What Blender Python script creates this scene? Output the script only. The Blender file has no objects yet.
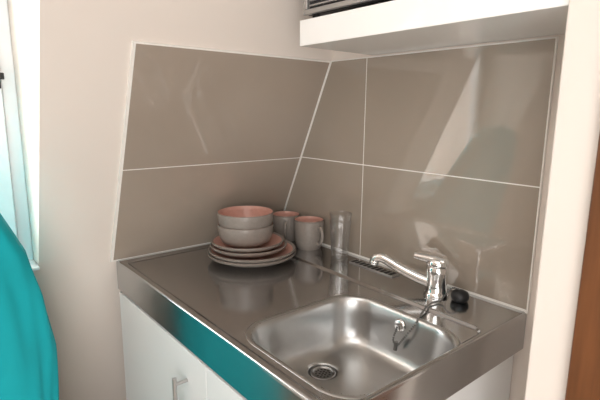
import bpy, bmesh, math
from mathutils import Vector, Matrix
H=0.48
X0,YB,K=-2.9697,2.2191,0.4566
ZC=-0.95
def W(X,Y,Z): return Vector(((X-X0)*H,(Y-YB)*H,0.9+(Z-ZC)*H))
def wx(X): return (X-X0)*H
def wy(Y): return (Y-YB)*H
def wz(Z): return 0.9+(Z-ZC)*H
SL=lambda Z: X0+K*(Z+1)
COL=bpy.context.scene.collection
# ---------------- materials
def mat(name,color,rough=.5,metal=0,spec=.5,noise=0,nscale=20,bump=0,bscale=80,coat=0,trans=0,ior=1.45,stretch=None,rvar=0):
    m=bpy.data.materials.new(name);m.use_nodes=True
    nt=m.node_tree;b=nt.nodes['Principled BSDF']
    b.inputs['Base Color'].default_value=(*color,1);b.inputs['Roughness'].default_value=rough
    b.inputs['Metallic'].default_value=metal;b.inputs['Specular IOR Level'].default_value=spec
    b.inputs['Coat Weight'].default_value=coat;b.inputs['Transmission Weight'].default_value=trans;b.inputs['IOR'].default_value=ior
    tc=nt.nodes.new('ShaderNodeTexCoord');mp=nt.nodes.new('ShaderNodeMapping')
    nt.links.new(tc.outputs['Object'],mp.inputs['Vector'])
    if stretch: mp.inputs['Scale'].default_value=stretch
    if noise or rvar:
        n=nt.nodes.new('ShaderNodeTexNoise');n.inputs['Scale'].default_value=nscale;n.inputs['Detail'].default_value=4
        nt.links.new(mp.outputs[0],n.inputs['Vector'])
        if noise:
            r=nt.nodes.new('ShaderNodeMapRange');r.inputs['From Min'].default_value=.3;r.inputs['From Max'].default_value=.7
            r.inputs['To Min'].default_value=1-noise;r.inputs['To Max'].default_value=1+noise
            nt.links.new(n.outputs['Fac'],r.inputs['Value'])
            mx=nt.nodes.new('ShaderNodeVectorMath');mx.operation='SCALE';mx.inputs[0].default_value=color
            nt.links.new(r.outputs[0],mx.inputs['Scale']);nt.links.new(mx.outputs[0],b.inputs['Base Color'])
        if rvar:
            r=nt.nodes.new('ShaderNodeMapRange');r.inputs['From Min'].default_value=.3;r.inputs['From Max'].default_value=.7
            r.inputs['To Min'].default_value=rough-rvar;r.inputs['To Max'].default_value=rough+rvar
            nt.links.new(n.outputs['Fac'],r.inputs['Value']);nt.links.new(r.outputs[0],b.inputs['Roughness'])
    if bump:
        n2=nt.nodes.new('ShaderNodeTexNoise');n2.inputs['Scale'].default_value=bscale;n2.inputs['Detail'].default_value=3
        nt.links.new(mp.outputs[0],n2.inputs['Vector'])
        bp=nt.nodes.new('ShaderNodeBump');bp.inputs['Strength'].default_value=bump;bp.inputs['Distance'].default_value=.002
        nt.links.new(n2.outputs['Fac'],bp.inputs['Height']);nt.links.new(bp.outputs[0],b.inputs['Normal'])
    return m
def lin(r,g,b):
    f=lambda c:((c/255+.055)/1.055)**2.4 if c>10 else c/255/12.92
    return (f(r),f(g),f(b))
M_wall=mat('painted_plaster',lin(228,218,209),.75,noise=.012,nscale=3,bump=.06,bscale=60)
M_tile=mat('glazed_taupe_tile',lin(156,144,131),.015,spec=1.0,noise=.02,nscale=5)
M_tile2=mat('satin_taupe_tile',lin(162,149,136),.06,spec=.9,noise=.03,nscale=4)
M_grout=mat('white_grout',lin(236,232,226),.7,noise=.03,nscale=60)
M_steel=mat('brushed_steel',(.56,.565,.57),.12,metal=1,noise=.01,nscale=6,stretch=(1,10,10))
M_edge=mat('brushed_steel_edge',(.47,.47,.47),.2,metal=1,noise=.015,nscale=6,stretch=(1,1,10))
M_bowl=mat('satin_steel_bowl',(.56,.56,.555),.29,metal=1,noise=.015,nscale=8,stretch=(1,8,8))
M_drain=mat('dull_steel_strainer',(.34,.34,.34),.3,metal=1,noise=.02,nscale=40)
M_chrome=mat('chrome',(.82,.82,.82),.07,metal=1,rvar=.02)
M_chain=mat('chain_metal',(.20,.197,.19),.35,metal=1,rvar=.03)
M_black=mat('black_rubber',(.012,.012,.013),.4,noise=.1)
M_white=mat('white_laminate',lin(226,226,225),.3,noise=.01,nscale=5)
M_shelf=mat('white_gloss_board',lin(246,245,243),.16,noise=.01,nscale=5,coat=.1)
M_grey=mat('grey_stoneware_glaze',lin(142,134,127),.32,noise=.06,nscale=120)
M_pink=mat('dusty_pink_glaze',lin(204,154,140),.28,noise=.05,nscale=90)
M_rim=mat('grey_brown_rim',lin(128,116,108),.5,noise=.08,nscale=80)
M_teal=mat('teal_cloth',lin(0,170,180),.7,noise=.05,nscale=6,bump=.1,bscale=300)
M_wood=mat('varnished_brown_wood',lin(106,66,38),.35,noise=.3,nscale=6,stretch=(9,9,.6),bump=.05)
M_floor=mat('wood_laminate_floor',lin(160,140,120),.4,noise=.15,nscale=5,stretch=(1,8,1))
M_ceil=mat('ceiling_paint',lin(236,235,232),.8,noise=.01)
M_frame=mat('white_window_plastic',lin(238,239,240),.3,noise=.01)
M_dark=mat('dark_enamel',lin(52,50,52),.3,noise=.05)
M_silver=mat('silver_painted_metal',lin(176,174,172),.3,metal=.7,noise=.03)
M_red=mat('red_enamel',lin(190,40,40),.4,noise=.03)
def thin_glass(name,tint,base,edge,rough,blend=.35):
    m=bpy.data.materials.new(name);m.use_nodes=True
    nt=m.node_tree;nt.nodes.clear()
    o=nt.nodes.new('ShaderNodeOutputMaterial');a=nt.nodes.new('ShaderNodeBsdfTransparent');a.inputs[0].default_value=(*tint,1)
    g=nt.nodes.new('ShaderNodeBsdfGlossy');g.inputs['Roughness'].default_value=rough
    f=nt.nodes.new('ShaderNodeLayerWeight');f.inputs['Blend'].default_value=blend
    r=nt.nodes.new('ShaderNodeMapRange');r.inputs['To Min'].default_value=base;r.inputs['To Max'].default_value=edge
    x=nt.nodes.new('ShaderNodeMixShader')
    nt.links.new(f.outputs['Facing'],r.inputs['Value']);nt.links.new(r.outputs[0],x.inputs[0])
    nt.links.new(a.outputs[0],x.inputs[1]);nt.links.new(g.outputs[0],x.inputs[2]);nt.links.new(x.outputs[0],o.inputs[0])
    return m
M_pane=thin_glass('window_glass',(1,1,1),.04,.3,.02)
M_glass=thin_glass('clear_tumbler_glass',(1,1,1),.07,1.0,.12,.24)
# ---------------- mesh helpers
def link(ob,parent=None):
    COL.objects.link(ob)
    if parent: ob.parent=parent
    return ob
def mesh(name,verts,faces,mats,fm=None,smooth=False,parent=None,loc=(0,0,0),autosmooth=None):
    me=bpy.data.meshes.new(name)
    me.from_pydata([tuple(v) for v in verts],[],faces);me.validate()
    for m in (mats if isinstance(mats,list) else [mats]): me.materials.append(m)
    if fm: me.polygons.foreach_set('material_index',fm)
    bm=bmesh.new();bm.from_mesh(me);bmesh.ops.recalc_face_normals(bm,faces=bm.faces)
    bm.to_mesh(me);bm.free()
    me.polygons.foreach_set('use_smooth',[smooth]*len(me.polygons))
    if autosmooth: me.set_sharp_from_angle(angle=math.radians(autosmooth))
    ob=bpy.data.objects.new(name,me);ob.location=loc
    return link(ob,parent)
def hexa(V,F,c):
    n=len(V);V+=c
    F+=[[n+i for i in q] for q in ((0,3,2,1),(4,5,6,7),(0,1,5,4),(1,2,6,5),(2,3,7,6),(3,0,4,7))]
def boxv(V,F,x0,x1,y0,y1,z0,z1):
    hexa(V,F,[Vector(p) for p in((x0,y0,z0),(x1,y0,z0),(x1,y1,z0),(x0,y1,z0),(x0,y0,z1),(x1,y0,z1),(x1,y1,z1),(x0,y1,z1))])
def boxes(name,bl,mats,parent=None,bev=0,loc=(0,0,0)):
    V=[];F=[]
    for b in bl: boxv(V,F,*b)
    ob=mesh(name,V,F,mats,parent=parent,loc=loc)
    if bev: bevel(ob,bev)
    return ob
def bevel(ob,w,seg=3):
    m=ob.modifiers.new('bevel','BEVEL');m.width=w;m.segments=seg;m.limit_method='ANGLE';m.angle_limit=math.radians(40)
    ob.data.polygons.foreach_set('use_smooth',[True]*len(ob.data.polygons))
    n=ob.modifiers.new('wn','WEIGHTED_NORMAL');n.keep_sharp=True
def lathe(name,prof,mats,pm=None,seg=64,parent=None,loc=(0,0,0),flute=None,autosmooth=50):
    V=[];F=[];FM=[]
    n=len(prof)
    for i in range(seg):
        a=2*math.pi*i/seg
        for j,(r,z) in enumerate(prof):
            rr=r
            if flute: rr=r*(1+flute(j,a))
            V.append((rr*math.cos(a),rr*math.sin(a),z))
    for i in range(seg):
        k=(i+1)%seg
        for j in range(n-1):
            F.append([i*n+j,k*n+j,k*n+j+1,i*n+j+1]);FM.append(pm[j] if pm else 0)
    me=bpy.data.meshes.new(name);me.from_pydata(V,[],F)
    for m in (mats if isinstance(mats,list) else [mats]): me.materials.append(m)
    me.polygons.foreach_set('material_index',FM)
    bm=bmesh.new();bm.from_mesh(me);bmesh.ops.remove_doubles(bm,verts=bm.verts,dist=1e-5)
    bmesh.ops.recalc_face_normals(bm,faces=bm.faces);bm.to_mesh(me);bm.free()
    me.polygons.foreach_set('use_smooth',[True]*len(me.polygons));me.set_sharp_from_angle(angle=math.radians(autosmooth))
    ob=bpy.data.objects.new(name,me);ob.location=loc
    return link(ob,parent)
def catmull(pts,n=8):
    P=[Vector(p) for p in pts];P=[2*P[0]-P[1]]+P+[2*P[-1]-P[-2]];out=[]
    for i in range(1,len(P)-2):
        for k in range(n):
            t=k/n
            out.append(.5*((2*P[i])+(-P[i-1]+P[i+1])*t+(2*P[i-1]-5*P[i]+4*P[i+1]-P[i+2])*t*t+(-P[i-1]+3*P[i]-3*P[i+1]+P[i+2])*t**3))
    out.append(P[-2]);return out
def tube(name,pts,rad,mats,parent=None,loc=(0,0,0),seg=20,flat=1.0,up=Vector((0,0,1))):
    P=[Vector(p) for p in pts];n=len(P);V=[];F=[]
    if not callable(rad): rr=rad;rad=lambda t:rr
    for i,p in enumerate(P):
        t=(P[min(i+1,n-1)]-P[max(i-1,0)]).normalized()
        s=t.cross(up)
        if s.length<1e-4: s=Vector((1,0,0))
        s.normalize();u=s.cross(t).normalized()
        r=rad(i/(n-1))
        for k in range(seg):
            a=2*math.pi*k/seg
            V.append(p+s*math.cos(a)*r+u*math.sin(a)*r*flat)
    for i in range(n-1):
        for k in range(seg):
            F.append([i*seg+k,i*seg+(k+1)%seg,(i+1)*seg+(k+1)%seg,(i+1)*seg+k])
    F.append(list(range(seg)));F.append([(n-1)*seg+k for k in range(seg)])
    return mesh(name,V,F,mats,smooth=True,parent=parent,loc=loc,autosmooth=60)
def empty(name,loc):
    e=bpy.data.objects.new(name,None);e.empty_display_size=.05;e.location=loc;return link(e)
def tag(o,label,cat,group=None):
    o['label']=label;o['category']=cat
    if group:o['group']=group
def struct(o,label=None,cat=None):
    o['kind']='structure'
    if label:o['label']=label
    if cat:o['category']=cat
# ---------------- room shell
ZF=ZC-0.9/H; ZCEIL=ZC+1.5/H
XR=2.4; YN=-3.6
V=[];F=[]
XO=-3.2
def slab(y0,y1,z0,z1,xo=XO):
    hexa(V,F,[W(xo,y0,z0),W(SL(z0),y0,z0),W(SL(z0),y1,z0),W(xo,y1,z0),W(xo,y0,z1),W(SL(z1),y0,z1),W(SL(z1),y1,z1),W(xo,y1,z1)])
WY0,WY1,WZ0,WZ1=-0.95,0.482,-0.906,1.15
XLOW=-4.0
for (a,b) in ((WY1,YB),(YN,WY0)):
    slab(a,b,ZF,ZCEIL,XLOW)
slab(WY0,WY1,ZF,WZ0,XLOW);slab(WY0,WY1,WZ1,ZCEIL,XO)
struct(mesh('wall_left',V,F,M_wall),'off-white sloping attic wall with a deep window recess','wall')
struct(boxes('wall_back',[(wx(XLOW),wx(XR),0,.12,0,2.4)],M_wall),'off-white plaster wall behind the sink','wall')
struct(boxes('wall_right',[(wx(XR),wx(XR)+.1,wy(YN),0,0,2.4)],M_wall),'off-white plaster wall','wall')
struct(boxes('wall_front',[(wx(XLOW),wx(XR),wy(YN)-.1,wy(YN),0,2.4)],M_wall),'off-white plaster wall','wall')
struct(boxes('floor',[(wx(XLOW),wx(XR),wy(YN)-.1,.12,-.1,0)],M_floor),'wood laminate floor','floor')
struct(boxes('ceiling',[(wx(XLOW),wx(XR),wy(YN)-.1,.12,2.4,2.5)],M_ceil),'white ceiling','ceiling')
PX,PY=-0.659,1.62
struct(boxes('wall_side',[(wx(PX),wx(0.5),wy(PY),0,0,2.4)],M_wall,bev=.004),'off-white plaster partition end beside the counter','wall')
struct(boxes('door_1',[(wx(-0.515),wx(-0.36),wy(PY)-.018,wy(PY),0,2.1),(wx(-0.36),wx(.45),wy(PY)-.010,wy(PY),0,2.06)],M_wood,bev=.003),'varnished brown wooden door and casing','door')
wxp=-3.06
def bx(X0_,X1_,Y0_,Y1_,Z0_,Z1_): return (wx(X0_),wx(X1_),wy(Y0_),wy(Y1_),wz(Z0_),wz(Z1_))
win=boxes('window_1',[bx(wxp-.1,wxp,WY0,WY0+.07,WZ0,WZ1),bx(wxp-.1,wxp,WY1-.07,WY1,WZ0,WZ1),bx(wxp-.1,wxp,WY0+.07,WY1-.07,WZ0,WZ0+.08),bx(wxp-.1,wxp,WY0+.07,WY1-.07,WZ1-.08,WZ1),
   bx(wxp-.06,wxp+.04,WY1-.15,WY1-.075,WZ0+.085,WZ1-.085),bx(wxp-.06,wxp+.04,WY0+.075,WY0+.15,WZ0+.085,WZ1-.085),bx(wxp-.06,wxp+.04,WY0+.15,WY1-.15,WZ0+.085,WZ0+.16),bx(wxp-.06,wxp+.04,WY0+.15,WY1-.15,WZ1-.16,WZ1-.085)],M_frame,bev=.003)
struct(win,'white framed window in the sloping wall recess','window')
pane=boxes('glass_pane',[bx(wxp-.02,wxp-.01,WY0+.15,WY1-.15,WZ0+.16,WZ1-.16)],M_pane,parent=win)
hd=boxes('window_handle',[bx(wxp+.04,wxp+.055,WY1-.11,WY1-.078,.10,.21),bx(wxp+.055,wxp+.085,WY1-.105,WY1-.083,.145,.175),bx(wxp+.085,wxp+.105,WY1-.20,WY1-.066,.145,.180)],M_black,parent=win,bev=.002)
hd['label']='black window handle'
sill=boxes('trim_1',[bx(wxp,SL(WZ0)+.04,WY0,WY1,WZ0,WZ0+.02)],M_frame,bev=.003);struct(sill,'white window sill','window sill')
# ---------------- tile panels
ZT,ZJ,ZB=.3226,-.3361,-.94
XJ,XRT=-2.0292,-.9281
g=.0015; th=.007
def tiles(name,quads,base,nrm,tm):
    V=[];F=[];FM=[]
    def prism(c,t0,t1,inset,m):
        n=len(c)
        out=[]
        for i in range(n):
            p=c[i];a=(c[i-1]-p).normalized();b=(c[(i+1)%n]-p).normalized()
            s=a.cross(b).length
            out.append(p+(a+b)*(inset/s))
        k=len(V)
        V.extend([q+nrm*t0 for q in out]);V.extend([q+nrm*t1 for q in out])
        fs=[[k+i for i in range(n)][::-1],[k+n+i for i in range(n)]]+[[k+i,k+(i+1)%n,k+n+(i+1)%n,k+n+i] for i in range(n)]
        F.extend(fs);FM.extend([m]*len(fs))
    prism(base,.0003,th-.0006,0,1)
    for q in quads: prism(q,.001,th,g,0)
    return mesh(name,V,F,[tm,M_grout],FM)
def bk(X,Z): return W(X,YB,Z)
n=Vector((0,-1,0))
lo,mi,hi=SL(ZB)+.024,SL(ZJ)+.024,SL(ZT)+.024
t1=tiles('tile_splashback',[[bk(lo,ZB),bk(XJ,ZB),bk(XJ,ZJ),bk(mi,ZJ)],[bk(XJ,ZB),bk(XRT,ZB),bk(XRT,ZJ),bk(XJ,ZJ)],
  [bk(mi,ZJ),bk(XJ,ZJ),bk(XJ,ZT),bk(hi,ZT)],[bk(XJ,ZJ),bk(XRT,ZJ),bk(XRT,ZT),bk(XJ,ZT)]],[bk(lo-.015,ZB-.016),bk(XRT+.004,ZB-.016),bk(XRT+.004,ZT+.004),bk(hi-.015,ZT+.004)],n,M_tile)
tag(t1,'glossy taupe wall tiles with white grout behind the sink','tiles')
sd=Vector((K,0,1)).normalized(); nl=Vector((sd.z,0,-sd.x))
def lf(Y,Z): return W(SL(Z),Y,Z)
YF=.8978; yb=YB-.020
t2=tiles('tile_splashback',[[lf(YF,ZB),lf(yb,ZB),lf(yb,ZJ),lf(YF,ZJ)],[lf(YF,ZJ),lf(yb,ZJ),lf(yb,ZT),lf(YF,ZT)]],[lf(YF-.013,ZB-.008),lf(yb+.003,ZB-.008),lf(yb+.003,ZT+.005),lf(YF-.013,ZT+.005)],nl,M_tile2)
tag(t2,'glossy taupe wall tiles with white edging on the sloping wall','tiles')
# ---------------- countertop with sink
CX0,CX1=0.012,wx(-.9297)
CY0,CY1=wy(.9227),-.003
ct=empty('sink_countertop',((CX0+CX1)/2,(CY0+CY1)/2,.9-.1))
ctl=Vector(ct.location)
def rel(ob):
    ob.parent=ct;ob.location=Vector(ob.location)-ctl;return ob
R=.007
gx0,gx1,gy0,gy1=CX0,CX1-R,CY0+R,CY1
SXC,SYC,SA,SB,SR=wx(-1.308),wy(1.384),.354*H,.366*H,.08
def sdrr(x,y,a,b,r):
    qx=abs(x)-a+r;qy=abs(y)-b+r
    return math.hypot(max(qx,0),max(qy,0))+min(max(qx,qy),0)-r
rx0,rx1=gx0+.022,gx1-.003
ry0,ry1=gy0+.008,wy(1.88)
RXC,RYC,RA,RB=(rx0+rx1)/2,(ry0+ry1)/2,(rx1-rx0)/2,(ry1-ry0)/2
REC=.006
def ss(t): t=min(max(t,0),1);return t*t*(3-2*t)
def topz(x,y):
    d=-sdrr(x-RXC,y-RYC,RA,RB,.03)
    return -REC*ss(d/.010)
nx,ny=300,190
V=[];F=[];N=[]
for j in range(ny+1):
    for i in range(nx+1):
        x=gx0+(gx1-gx0)*i/nx;y=gy0+(gy1-gy0)*j/ny
        V.append((x,y,.9+topz(x,y)))
        e=.0007;N.append(Vector((-(topz(x+e,y)-topz(x-e,y))/(2*e),-(topz(x,y+e)-topz(x,y-e))/(2*e),1)).normalized())
for j in range(ny):
    for i in range(nx):
        x=gx0+(gx1-gx0)*(i+.5)/nx;y=gy0+(gy1-gy0)*(j+.5)/ny
        if sdrr(x-SXC,y-SYC,SA,SB,SR)<-.001: continue
        k=j*(nx+1)+i;F.append([k,k+1,k+nx+2,k+nx+1])
me=bpy.data.meshes.new('drainboard');me.from_pydata(V,[],F);me.materials.append(M_steel)
me.polygons.foreach_set('use_smooth',[True]*len(me.polygons));me.normals_split_custom_set_from_vertices(N)
rel(link(bpy.data.objects.new('drainboard',me)))
EH=wz(-1.150)
prof=[(0,0)]+[(R*math.sin(a),-R*(1-math.cos(a))) for a in [math.pi/2*k/6 for k in range(1,7)]]+[(R,EH-.9+.004),(R-.003,EH-.9),(R-.02,EH-.9)]
path=[(gx0,gy0,0,-1)];path.append((gx1-.0,gy0,0,-1))
for k in range(1,7):
    a=-math.pi/2+math.pi/2*k/6;path.append((gx1,gy0,math.cos(a),math.sin(a)))
path.append((gx1,gy1,1,0))
V=[];F=[]
for (x,y,nx_,ny_) in path:
    for (o_,z_) in prof: V.append((x+nx_*o_,y+ny_*o_,.9+z_))
m_=len(prof)
for i in range(len(path)-1):
    for j in range(m_-1): F.append([i*m_+j,(i+1)*m_+j,(i+1)*m_+j+1,i*m_+j+1])
fe=rel(mesh('front_edge',V,F,M_edge,smooth=True,autosmooth=35))
NB=192
def rrpts(a,b,r):
    r=max(min(r,a,b),.001)
    pts=[]
    q=[('l',(a,-(b-r)),(a,b-r)),('a',(a-r,b-r),0),('l',(a-r,b),(-(a-r),b)),('a',(-(a-r),b-r),math.pi/2),('l',(-a,b-r),(-a,-(b-r))),('a',(-(a-r),-(b-r)),math.pi),('l',(-(a-r),-b),(a-r,-b)),('a',(a-r,-(b-r)),1.5*math.pi)]
    for s in q:
        c=24
        for k in range(c):
            t=k/c
            if s[0]=='l': pts.append((s[1][0]+(s[2][0]-s[1][0])*t,s[1][1]+(s[2][1]-s[1][1])*t))
            else:
                an=s[2]+math.pi/2*t;pts.append((s[1][0]+r*math.cos(an),s[1][1]+r*math.sin(an)))
    return pts
pr=[(-.009,-REC-.0004),(-.008,-REC+.0006),(-.004,-REC+.0012),(0,-REC+.0006),(.003,-REC-.002),(.005,-REC-.008),(.007,-.020),(.010,-.048),(.014,-.077),(.019,-.099),(.026,-.114),(.035,-.1225),(.045,-.126)]
DX,DY=wx(-1.49)-SXC,wy(1.390)-SYC
V=[];F=[]
rings=[]
for d,z in pr:
    rings.append([(x,y,z) for x,y in rrpts(SA-d,SB-d,max(SR-d*.5,.03))])
last=rings[-1]
angs=[math.atan2(y-DY,x-DX) for x,y,z in last]
for t in (.25,.5,.75,.92,1):
    rings.append([(x+(DX+.036*math.cos(an)-x)*t,y+(DY+.036*math.sin(an)-y)*t,-.126-.0035*t) for (x,y,z),an in zip(last,angs)])
for rr_,zz_ in ((.0345,-.1303),(.0335,-.1315),(.0330,-.135),(.031,-.139)):
    rings.append([(DX+rr_*math.cos(an),DY+rr_*math.sin(an),zz_) for an in angs])
for r_ in rings:
    V+=[(SXC+x,SYC+y,.9+z) for x,y,z in r_]
for i in range(len(rings)-1):
    for k in range(NB): F.append([i*NB+k,i*NB+(k+1)%NB,(i+1)*NB+(k+1)%NB,(i+1)*NB+k])
bowl=rel(mesh('sink_bowl',V,F,M_bowl,smooth=True));bowl['label']='deep satin stainless steel sink bowl'
zd=.9-.1325
dp=[(0,-.0025),(.012,-.0025),(.021,-.0025),(.0230,-.0015),(.0240,.0004),(.026,.0013),(.0285,.0012),(.0300,0),(.0300,-.005)]
drain=lathe('drain_strainer',dp,M_drain,seg=48,loc=(SXC+DX,SYC+DY,zd));rel(drain)
V=[];F=[]
for ring,cnt in ((0,1),(.0078,6),(.0158,12)):
    for k in range(cnt):
        a=2*math.pi*k/cnt;cx,cy=ring*math.cos(a),ring*math.sin(a);b0=len(V)
        for q in range(12):
            V.append((cx+.0026*math.cos(q*math.pi/6),cy+.0026*math.sin(q*math.pi/6),-.0021))
        F.append([b0+q for q in range(12)])
hl=mesh('drain_holes',V,F,M_black,parent=drain);hl['label']='dark round drain holes'
OX=wx(-1.315)
ov=lathe('overflow_cover',[(0,.005),(.011,.005),(.0145,.003),(.016,0)],M_chrome,seg=32,loc=(OX,SYC+SB-.0095,.9-.034))
ov.rotation_euler=(math.radians(84),0,0);rel(ov)
# ---------------- ribbed strip
st=boxes('ribbed_soap_rest',[(-.085,.085,-.015,.015,0,.004)],M_silver,bev=.001,loc=(wx(-1.82),wy(2.10),.9))
V=[];F=[]
for k in range(10): boxv(V,F,-.079+k*.0162,-.0695+k*.0162,-.0125,.0125,.004,.0052)
mesh('slot',V,F,M_black,parent=st)
tag(st,'ribbed dark and silver strip on the rear ledge','soap rest')
# ---------------- tap
TX,TY=wx(-1.335),wy(2.05)
tap=empty('mixer_tap',(TX,TY,.9))
lathe('tap_body',[(0,0),(.031,0),(.032,.004),(.029,.009),(.0265,.013),(.0255,.03),(.0260,.048),(.0278,.060),(.0282,.072),(.026,.077),(0,.078)],M_chrome,parent=tap,seg=48)
dv=Vector((wx(-1.663)-TX,wy(1.93)-TY,0));L=dv.length;u=dv.normalized()
sp=catmull([u*.010+Vector((0,0,.030)),u*.05+Vector((0,0,.038)),u*.10+Vector((0,0,.055)),u*(L-.030)+Vector((0,0,.071)),u*(L-.012)+Vector((0,0,.0725)),u*(L-.002)+Vector((0,0,.068)),u*(L+.001)+Vector((0,0,.060))],8)
tube('spout',sp,lambda t:.0160-.0038*min(t*1.2,1),M_chrome,parent=tap)
lathe('aerator',[(0,0),(.0115,0),(.0128,.002),(.0128,.010),(.0115,.012)],M_chrome,parent=tap,loc=u*(L+.001)+Vector((0,0,.051)),seg=32)
hdv=catmull([-u*.018+Vector((0,0,.090)),Vector((0,0,.093)),u*.025+Vector((0,0,.095)),u*.045+Vector((0,0,.096)),u*.058+Vector((0,0,.097))],6)
tube('tap_lever',hdv,lambda t:.024*(1-.38*t),M_chrome,parent=tap,flat=.65)
lathe('lever_cap',[(.0265,0),(.0285,.004),(.0280,.013),(.023,.021),(.012,.0255),(0,.0265)],M_chrome,parent=tap,loc=(0,0,.077),seg=40)
tag(tap,'chrome single-lever mixer tap on the sink ledge','tap')
# ---------------- plug on chain
pl=Vector((wx(-1.210),wy(2.075),.9))
plug=empty('sink_plug',pl)
lathe('plug_stopper',[(0,0),(.015,0),(.0195,.0035),(.0218,.010),(.0218,.016),(.0185,.023),(.011,.027),(.004,.029),(0,.029)],M_black,parent=plug,seg=36)
A=Vector((0,0,.029))
def wp(x,y,z): return Vector((x,y,z))-pl
yy=SYC+SB
ch=catmull([A,A+Vector((-.014,-.018,.003)),A+Vector((-.024,-.045,-.022)),wp(wx(-1.27),wy(1.90),.904),wp(wx(-1.235),yy+.012,.8975),wp(wx(-1.225),yy-.010,.886),wp(wx(-1.255),yy-.03,.852),wp(wx(-1.290),yy-.033,.828),wp(OX,yy-.031,.838),wp(OX,yy-.018,.866)],14)
bmx=bmesh.new()
acc=0;prev=ch[0]
for p in ch:
    acc+=(p-prev).length;prev=p
    if acc>.0042 or p is ch[0]:
        acc=0
        bmesh.ops.create_icosphere(bmx,subdivisions=2,radius=.0026,matrix=Matrix.Translation(p))
me=bpy.data.meshes.new('chain');bmx.to_mesh(me);bmx.free();me.materials.append(M_chain)
me.polygons.foreach_set('use_smooth',[True]*len(me.polygons))
cob=link(bpy.data.objects.new('bead_chain',me),plug);cob['label']='silver bead chain'
cl_=tube('chain_clasp',[wp(wx(-1.293),yy-.033,.837),wp(wx(-1.296),yy-.034,.816)],.0046,M_chain,parent=plug,seg=16);cl_['label']='small metal chain clasp'
tag(plug,'black rubber sink plug on a silver bead chain','sink plug')
tag(ct,'brushed stainless steel countertop with drainboard and inset sink','countertop')
# ---------------- cabinet
cab=empty('base_cabinet',((CX0+CX1)/2,(CY0+CY1)/2,0));cl=Vector(cab.location)
def relc(ob): ob.parent=cab;ob.location=Vector(ob.location)-cl;return ob
ctop=EH-.001
bx0,bx1=.014,wx(-.965);by0,by1=wy(.965),-.01
b=boxes('body',[(bx0,bx0+.018,by0,by1,.1,ctop),(bx1-.018,bx1,by0,by1,0.1,ctop),(bx0+.018,bx1-.018,by0,by1,.1,.118),(bx0+.018,bx1-.018,by1-.01,by1,.118,ctop),(bx0+.018,bx1-.018,by0,by0+.016,ctop-.06,ctop),(bx0+.01,bx1-.01,by0+.05,by0+.068,0,.1),(bx0+.01,bx0+.028,by0+.068,by1,0,.1),(bx1-.028,bx1-.01,by0+.068,by1,0,.1)],M_white,bev=.0008)
relc(b)
seam=wx(-1.785)
doors=[(bx0,seam-.0015,'r'),(seam+.0015,bx1,'l')]
for (a,c,s) in doors:
    d=boxes('door',[(a,c,by0-.018,by0-.001,.105,ctop-.006)],M_white,bev=.0015);relc(d)
    hx=(wx(-1.985) if s=='r' else c-.08)
    h0=wz(-1.31);y=by0-.018
    bar=tube('handle',[Vector((hx,y-.032,h0+.008)),Vector((hx,y-.032,h0-.16))],.0055,M_silver)
    for zz in (h0-.008,h0-.144):
        q=tube('tmp',[Vector((hx,y-.030,zz)),Vector((hx,y,zz))],.0045,M_silver,seg=16)
        bm=bmesh.new();bm.from_mesh(bar.data);bm.from_mesh(q.data);bm.to_mesh(bar.data);bm.free()
        bpy.data.objects.remove(q)
    bar.data.polygons.foreach_set('use_smooth',[True]*len(bar.data.polygons));bar.data.set_sharp_from_angle(angle=math.radians(50))
    bar.parent=d;bar.matrix_parent_inverse=Matrix.Identity(4);bar.location=-Vector(d.location)-cl
    bar['label']='brushed metal bar handle'
tag(cab,'white base cabinet with metal bar handles under the sink','cabinet')
# ---------------- wall shelf and appliance
sh=boxes('wall_shelf',[(wx(-2.00),wx(PX)-.002,wy(1.645),0-.001,wz(.335),wz(.465))],M_shelf,bev=.002)
tag(sh,'thick white gloss wall shelf above the tiles','shelf')
stz=wz(.465)
ov_=empty('toaster_oven',(wx(-1.6),wy(1.95),stz))
def bo(n_,l,m,bev=.002,par=ov_): return boxes(n_,l,m,parent=par,bev=bev)
bo('body',[(-.185,.235,-.13,.11,.012,.22)],M_dark,.006)
bo('front_frame',[(-.185,.235,-.142,-.13,.012,.024),(-.185,.235,-.142,-.13,.205,.22),(-.185,-.170,-.142,-.13,.024,.205),(.15,.235,-.142,-.13,.024,.205)],M_silver,.002)
bo('grille',[(-.165+.0,.145,-.139,-.131,.03+.012*k,.034+.012*k) for k in range(14)],M_silver,.0008)
for fx in(-.17,.22):
    for fy in (-.11,.09):
        lathe('foot',[(0,0),(.010,0),(.010,.013),(0,.013)],M_black,seg=20,parent=ov_,loc=(fx,fy,0))
for kz in (.06,.11,.16):
    k_=lathe('knob',[(0,0),(.014,0),(.013,.014),(.010,.016),(0,.016)],M_red,seg=28,parent=ov_,loc=(.193,-.142,kz));k_.rotation_euler=(math.radians(90),0,0)
tag(ov_,'small dark and silver countertop oven on the white shelf','oven')
# ---------------- crockery
zt0=.9-REC+.0003
def plateprof(R_):
    return [(0,.003),(R_*.5,.003),(R_*.52,0),(R_*.58,0),(R_*.62,.004),(R_*.84,.0105),(R_*.96,.018),(R_*.99,.0225),(R_,.0260),(R_*.99,.0280),(R_*.965,.0280),(R_*.935,.0245),(R_*.8,.0160),(R_*.6,.0085),(0,.0075)]
pm=[0]*8+[2,0,0]+[1]*3
PXc,PYc=wx(-2.47),wy(1.645)
pz=zt0
plates=[(.139,0,0),(.136,.004,-.002),(.121,-.012,-.004),(.115,-.018,-.004)]
for i,(r_,dx,dy) in enumerate(plates):
    p=lathe('plate',plateprof(r_),[M_grey,M_pink,M_rim],pm,seg=72,loc=(PXc+dx,PYc+dy,pz))
    tag(p,'wide grey stoneware dinner plate in the stack' if i<2 else 'smaller dusty pink plate with grey underside in the stack','plate','stacked plates')
    pz+=.0114
pz+=.0005-.0114+.0078
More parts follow.
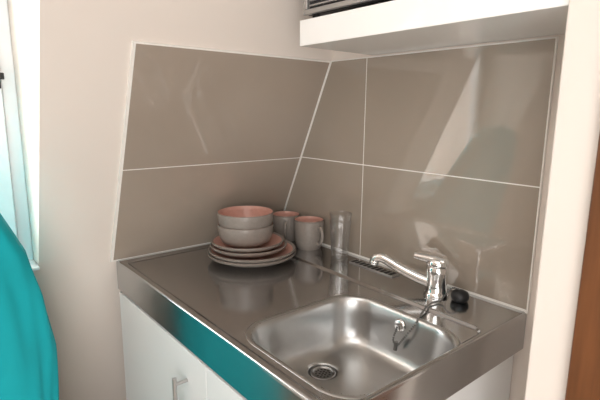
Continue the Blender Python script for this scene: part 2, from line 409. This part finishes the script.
def bowlprof(R_,h_):
    return [(0,.004),(R_*.50,.003),(R_*.52,0),(R_*.60,0),(R_*.66,.004),(R_*.87,h_*.20),(R_*.945,h_*.42),(R_*.985,h_*.75),(R_,h_*.97),(R_*.99,h_),(R_*.975,h_*.985),(R_*.960,h_*.78),(R_*.915,h_*.46),(R_*.83,h_*.26),(R_*.60,h_*.12),(0,h_*.11)]
bm_=[0]*8+[2,2]+[1]*5
BXc,BYc=wx(-2.535),wy(1.64)
for i,r_ in enumerate((.0885,.0885)):
    p=lathe('bowl',bowlprof(r_,.068),[M_grey,M_pink,M_rim],bm_,seg=72,loc=(BXc,BYc,pz))
    tag(p,'grey stoneware bowl with dusty pink inside on the plates','bowl','stacked bowls')
    pz+=.0385
def mug(x,y,ang,label,r_=.051,h_=.094):
    pr_=[(0,.003),(r_*.62,.003),(r_*.66,0),(r_*.74,0),(r_*.80,.004),(r_*.89,h_*.2),(r_*.95,h_*.5),(r_*.99,h_*.95),(r_*.98,h_*.99),(r_*.96,h_),(r_*.93,h_*.985),(r_*.91,h_*.9),(r_*.82,h_*.2),(r_*.70,h_*.08),(0,h_*.07)]
    m=lathe('mug',pr_,[M_grey,M_pink,M_rim],[0]*7+[2,2,2]+[1]*4,seg=64,loc=(x,y,.9))
    hp=catmull([Vector((r_*.93,0,h_*.76)),Vector((r_*1.2,0,h_*.78)),Vector((r_*1.42,0,h_*.62)),Vector((r_*1.36,0,h_*.38)),Vector((r_*1.1,0,h_*.24)),Vector((r_*.87,0,h_*.26))],8)
    tube('handle',hp,.0060,M_grey,parent=m,flat=.8,up=Vector((0,1,0)),seg=16)
    m.rotation_euler=(0,0,ang)
    tag(m,label,'mug','stoneware mugs')
mug(wx(-2.68),wy(2.09),math.radians(-40),'grey stoneware mug with pink inside behind the bowls')
mug(wx(-2.41),wy(2.085),math.radians(-4),'grey stoneware mug with pink inside beside the glasses',r_=.051,h_=.099)
def tumbler(x,y,z,label):
    r_,h_=.035,.119
    pr_=[(0,.002),(r_*.62,.001),(r_*.72,0),(r_*.76,.003),(r_*.82,h_*.4),(r_*.92,h_*.8),(r_*.99,h_*.99),(r_*.97,h_),(r_*.95,h_*.985)]
    gl=lathe('drinking_glass',pr_,M_glass,seg=120,loc=(x,y,z),flute=lambda j,a:(.04*abs(math.cos(5*a))-.02 if j in(3,4,5) else 0))
    tag(gl,label,'glass','stacked drinking glasses')
GX,GY=wx(-2.115),wy(2.10)
tumbler(GX,GY,.9,'clear fluted tumbler on the steel ledge')
tumbler(GX,GY,.9+.024,'clear fluted tumbler nested in another glass')
# ---------------- teal covered chair
prof_=[(-.13,.03,-2.40,.02),(-.15,.16,-2.41,.07),(-.19,.26,-2.42,.10),(-.26,.35,-2.44,.125),(-.45,.45,-2.50,.15),(-.70,.565,-2.59,.17),(-.96,.63,-2.69,.185),(-1.31,.68,-2.79,.20),(-1.72,.68,-2.86,.20),(-2.2,.68,-2.92,.21),(ZF+.003,.69,-2.95,.22)]
rows=[]
for i in range(len(prof_)-1):
    for k in range(6):
        t=k/6;rows.append(tuple(prof_[i][q]*(1-t)+prof_[i+1][q]*t for q in range(4)))
rows.append(prof_[-1])
V=[];F=[];NS=160
for (z,bb,xc,a_) in rows:
    fold=min(1,max(0,(-.2-z)/.7))
    for k in range(NS):
        an=2*math.pi*k/NS
        c,s=math.cos(an),math.sin(an)
        e=.75
        x_=a_*math.copysign(abs(c)**e,c);y_=bb*math.copysign(abs(s)**e,s)
        f_=1+fold*(.05*math.sin(9*an+3.5*z)+.016*math.sin(23*an-4*z))
        V.append(W(xc+x_*f_,-.185+y_*(1+(f_-1)*.3),z))
for i in range(len(rows)-1):
    for k in range(NS): F.append([i*NS+k,i*NS+(k+1)%NS,(i+1)*NS+(k+1)%NS,(i+1)*NS+k])
F.append(list(range(NS)))
cc=mesh('covered_chair',V,F,M_teal,smooth=True)
tag(cc,'high-backed chair under a bright teal fabric cover beside the window','chair')
# ---------------- lights
def area(name,loc,target,size,sizey,power,color):
    l=bpy.data.lights.new(name,'AREA');l.shape='RECTANGLE';l.size=size;l.size_y=sizey;l.energy=power;l.color=color
    o=bpy.data.objects.new(name,l);o.location=loc
    o.rotation_euler=(Vector(target)-Vector(loc)).to_track_quat('-Z','Y').to_euler();COL.objects.link(o);return o
wc=W(wxp-1.1,(WY0+WY1)/2-.1,.3)
area('window_daylight',wc,wc+Vector((1,.1,-.2)),1.3,1.5,12,(1,1,1))
area('ceiling_fill',W(-.4,-.6,1.95),W(-1.2,.6,-1),1.4,1.4,11,(1,.98,.955))  # added soft room fill just below the ceiling, no fixture there
area('room_fill',W(2.0,-1.1,-.8),W(-2.2,1.6,-.2),1.9,1.8,48,(1,.993,.985))  # added fill inside the room, lifts the sloping wall and shelf underside
w=bpy.data.worlds.new('sky');bpy.context.scene.world=w;w.use_nodes=True
nt=w.node_tree;bg=nt.nodes['Background'];bg.inputs[0].default_value=(.98,.985,1,1);bg.inputs[1].default_value=9
# ---------------- camera
B=[Vector((0.6371,0.15141,-0.75576)),Vector((0.77071,-0.11205,0.62725)),Vector((0.01029,-0.9821,-0.18808))]
right=Vector([b[0] for b in B]);down=Vector([b[1] for b in B]);fwd=Vector([b[2] for b in B])
fwd.normalize();right=(right-fwd*right.dot(fwd)).normalized();up=right.cross(fwd)
if up.dot(-down)<0: up=-up
Mx=Matrix((right,up,-fwd)).transposed().to_4x4();Mx.translation=W(0,0,0)
cd=bpy.data.cameras.new('camera');cd.sensor_width=36;cd.lens=466.89/600*36;cd.clip_start=.02
co=bpy.data.objects.new('camera',cd);co.matrix_world=Mx;COL.objects.link(co);bpy.context.scene.camera=co
bpy.context.scene.view_settings.view_transform='Standard'
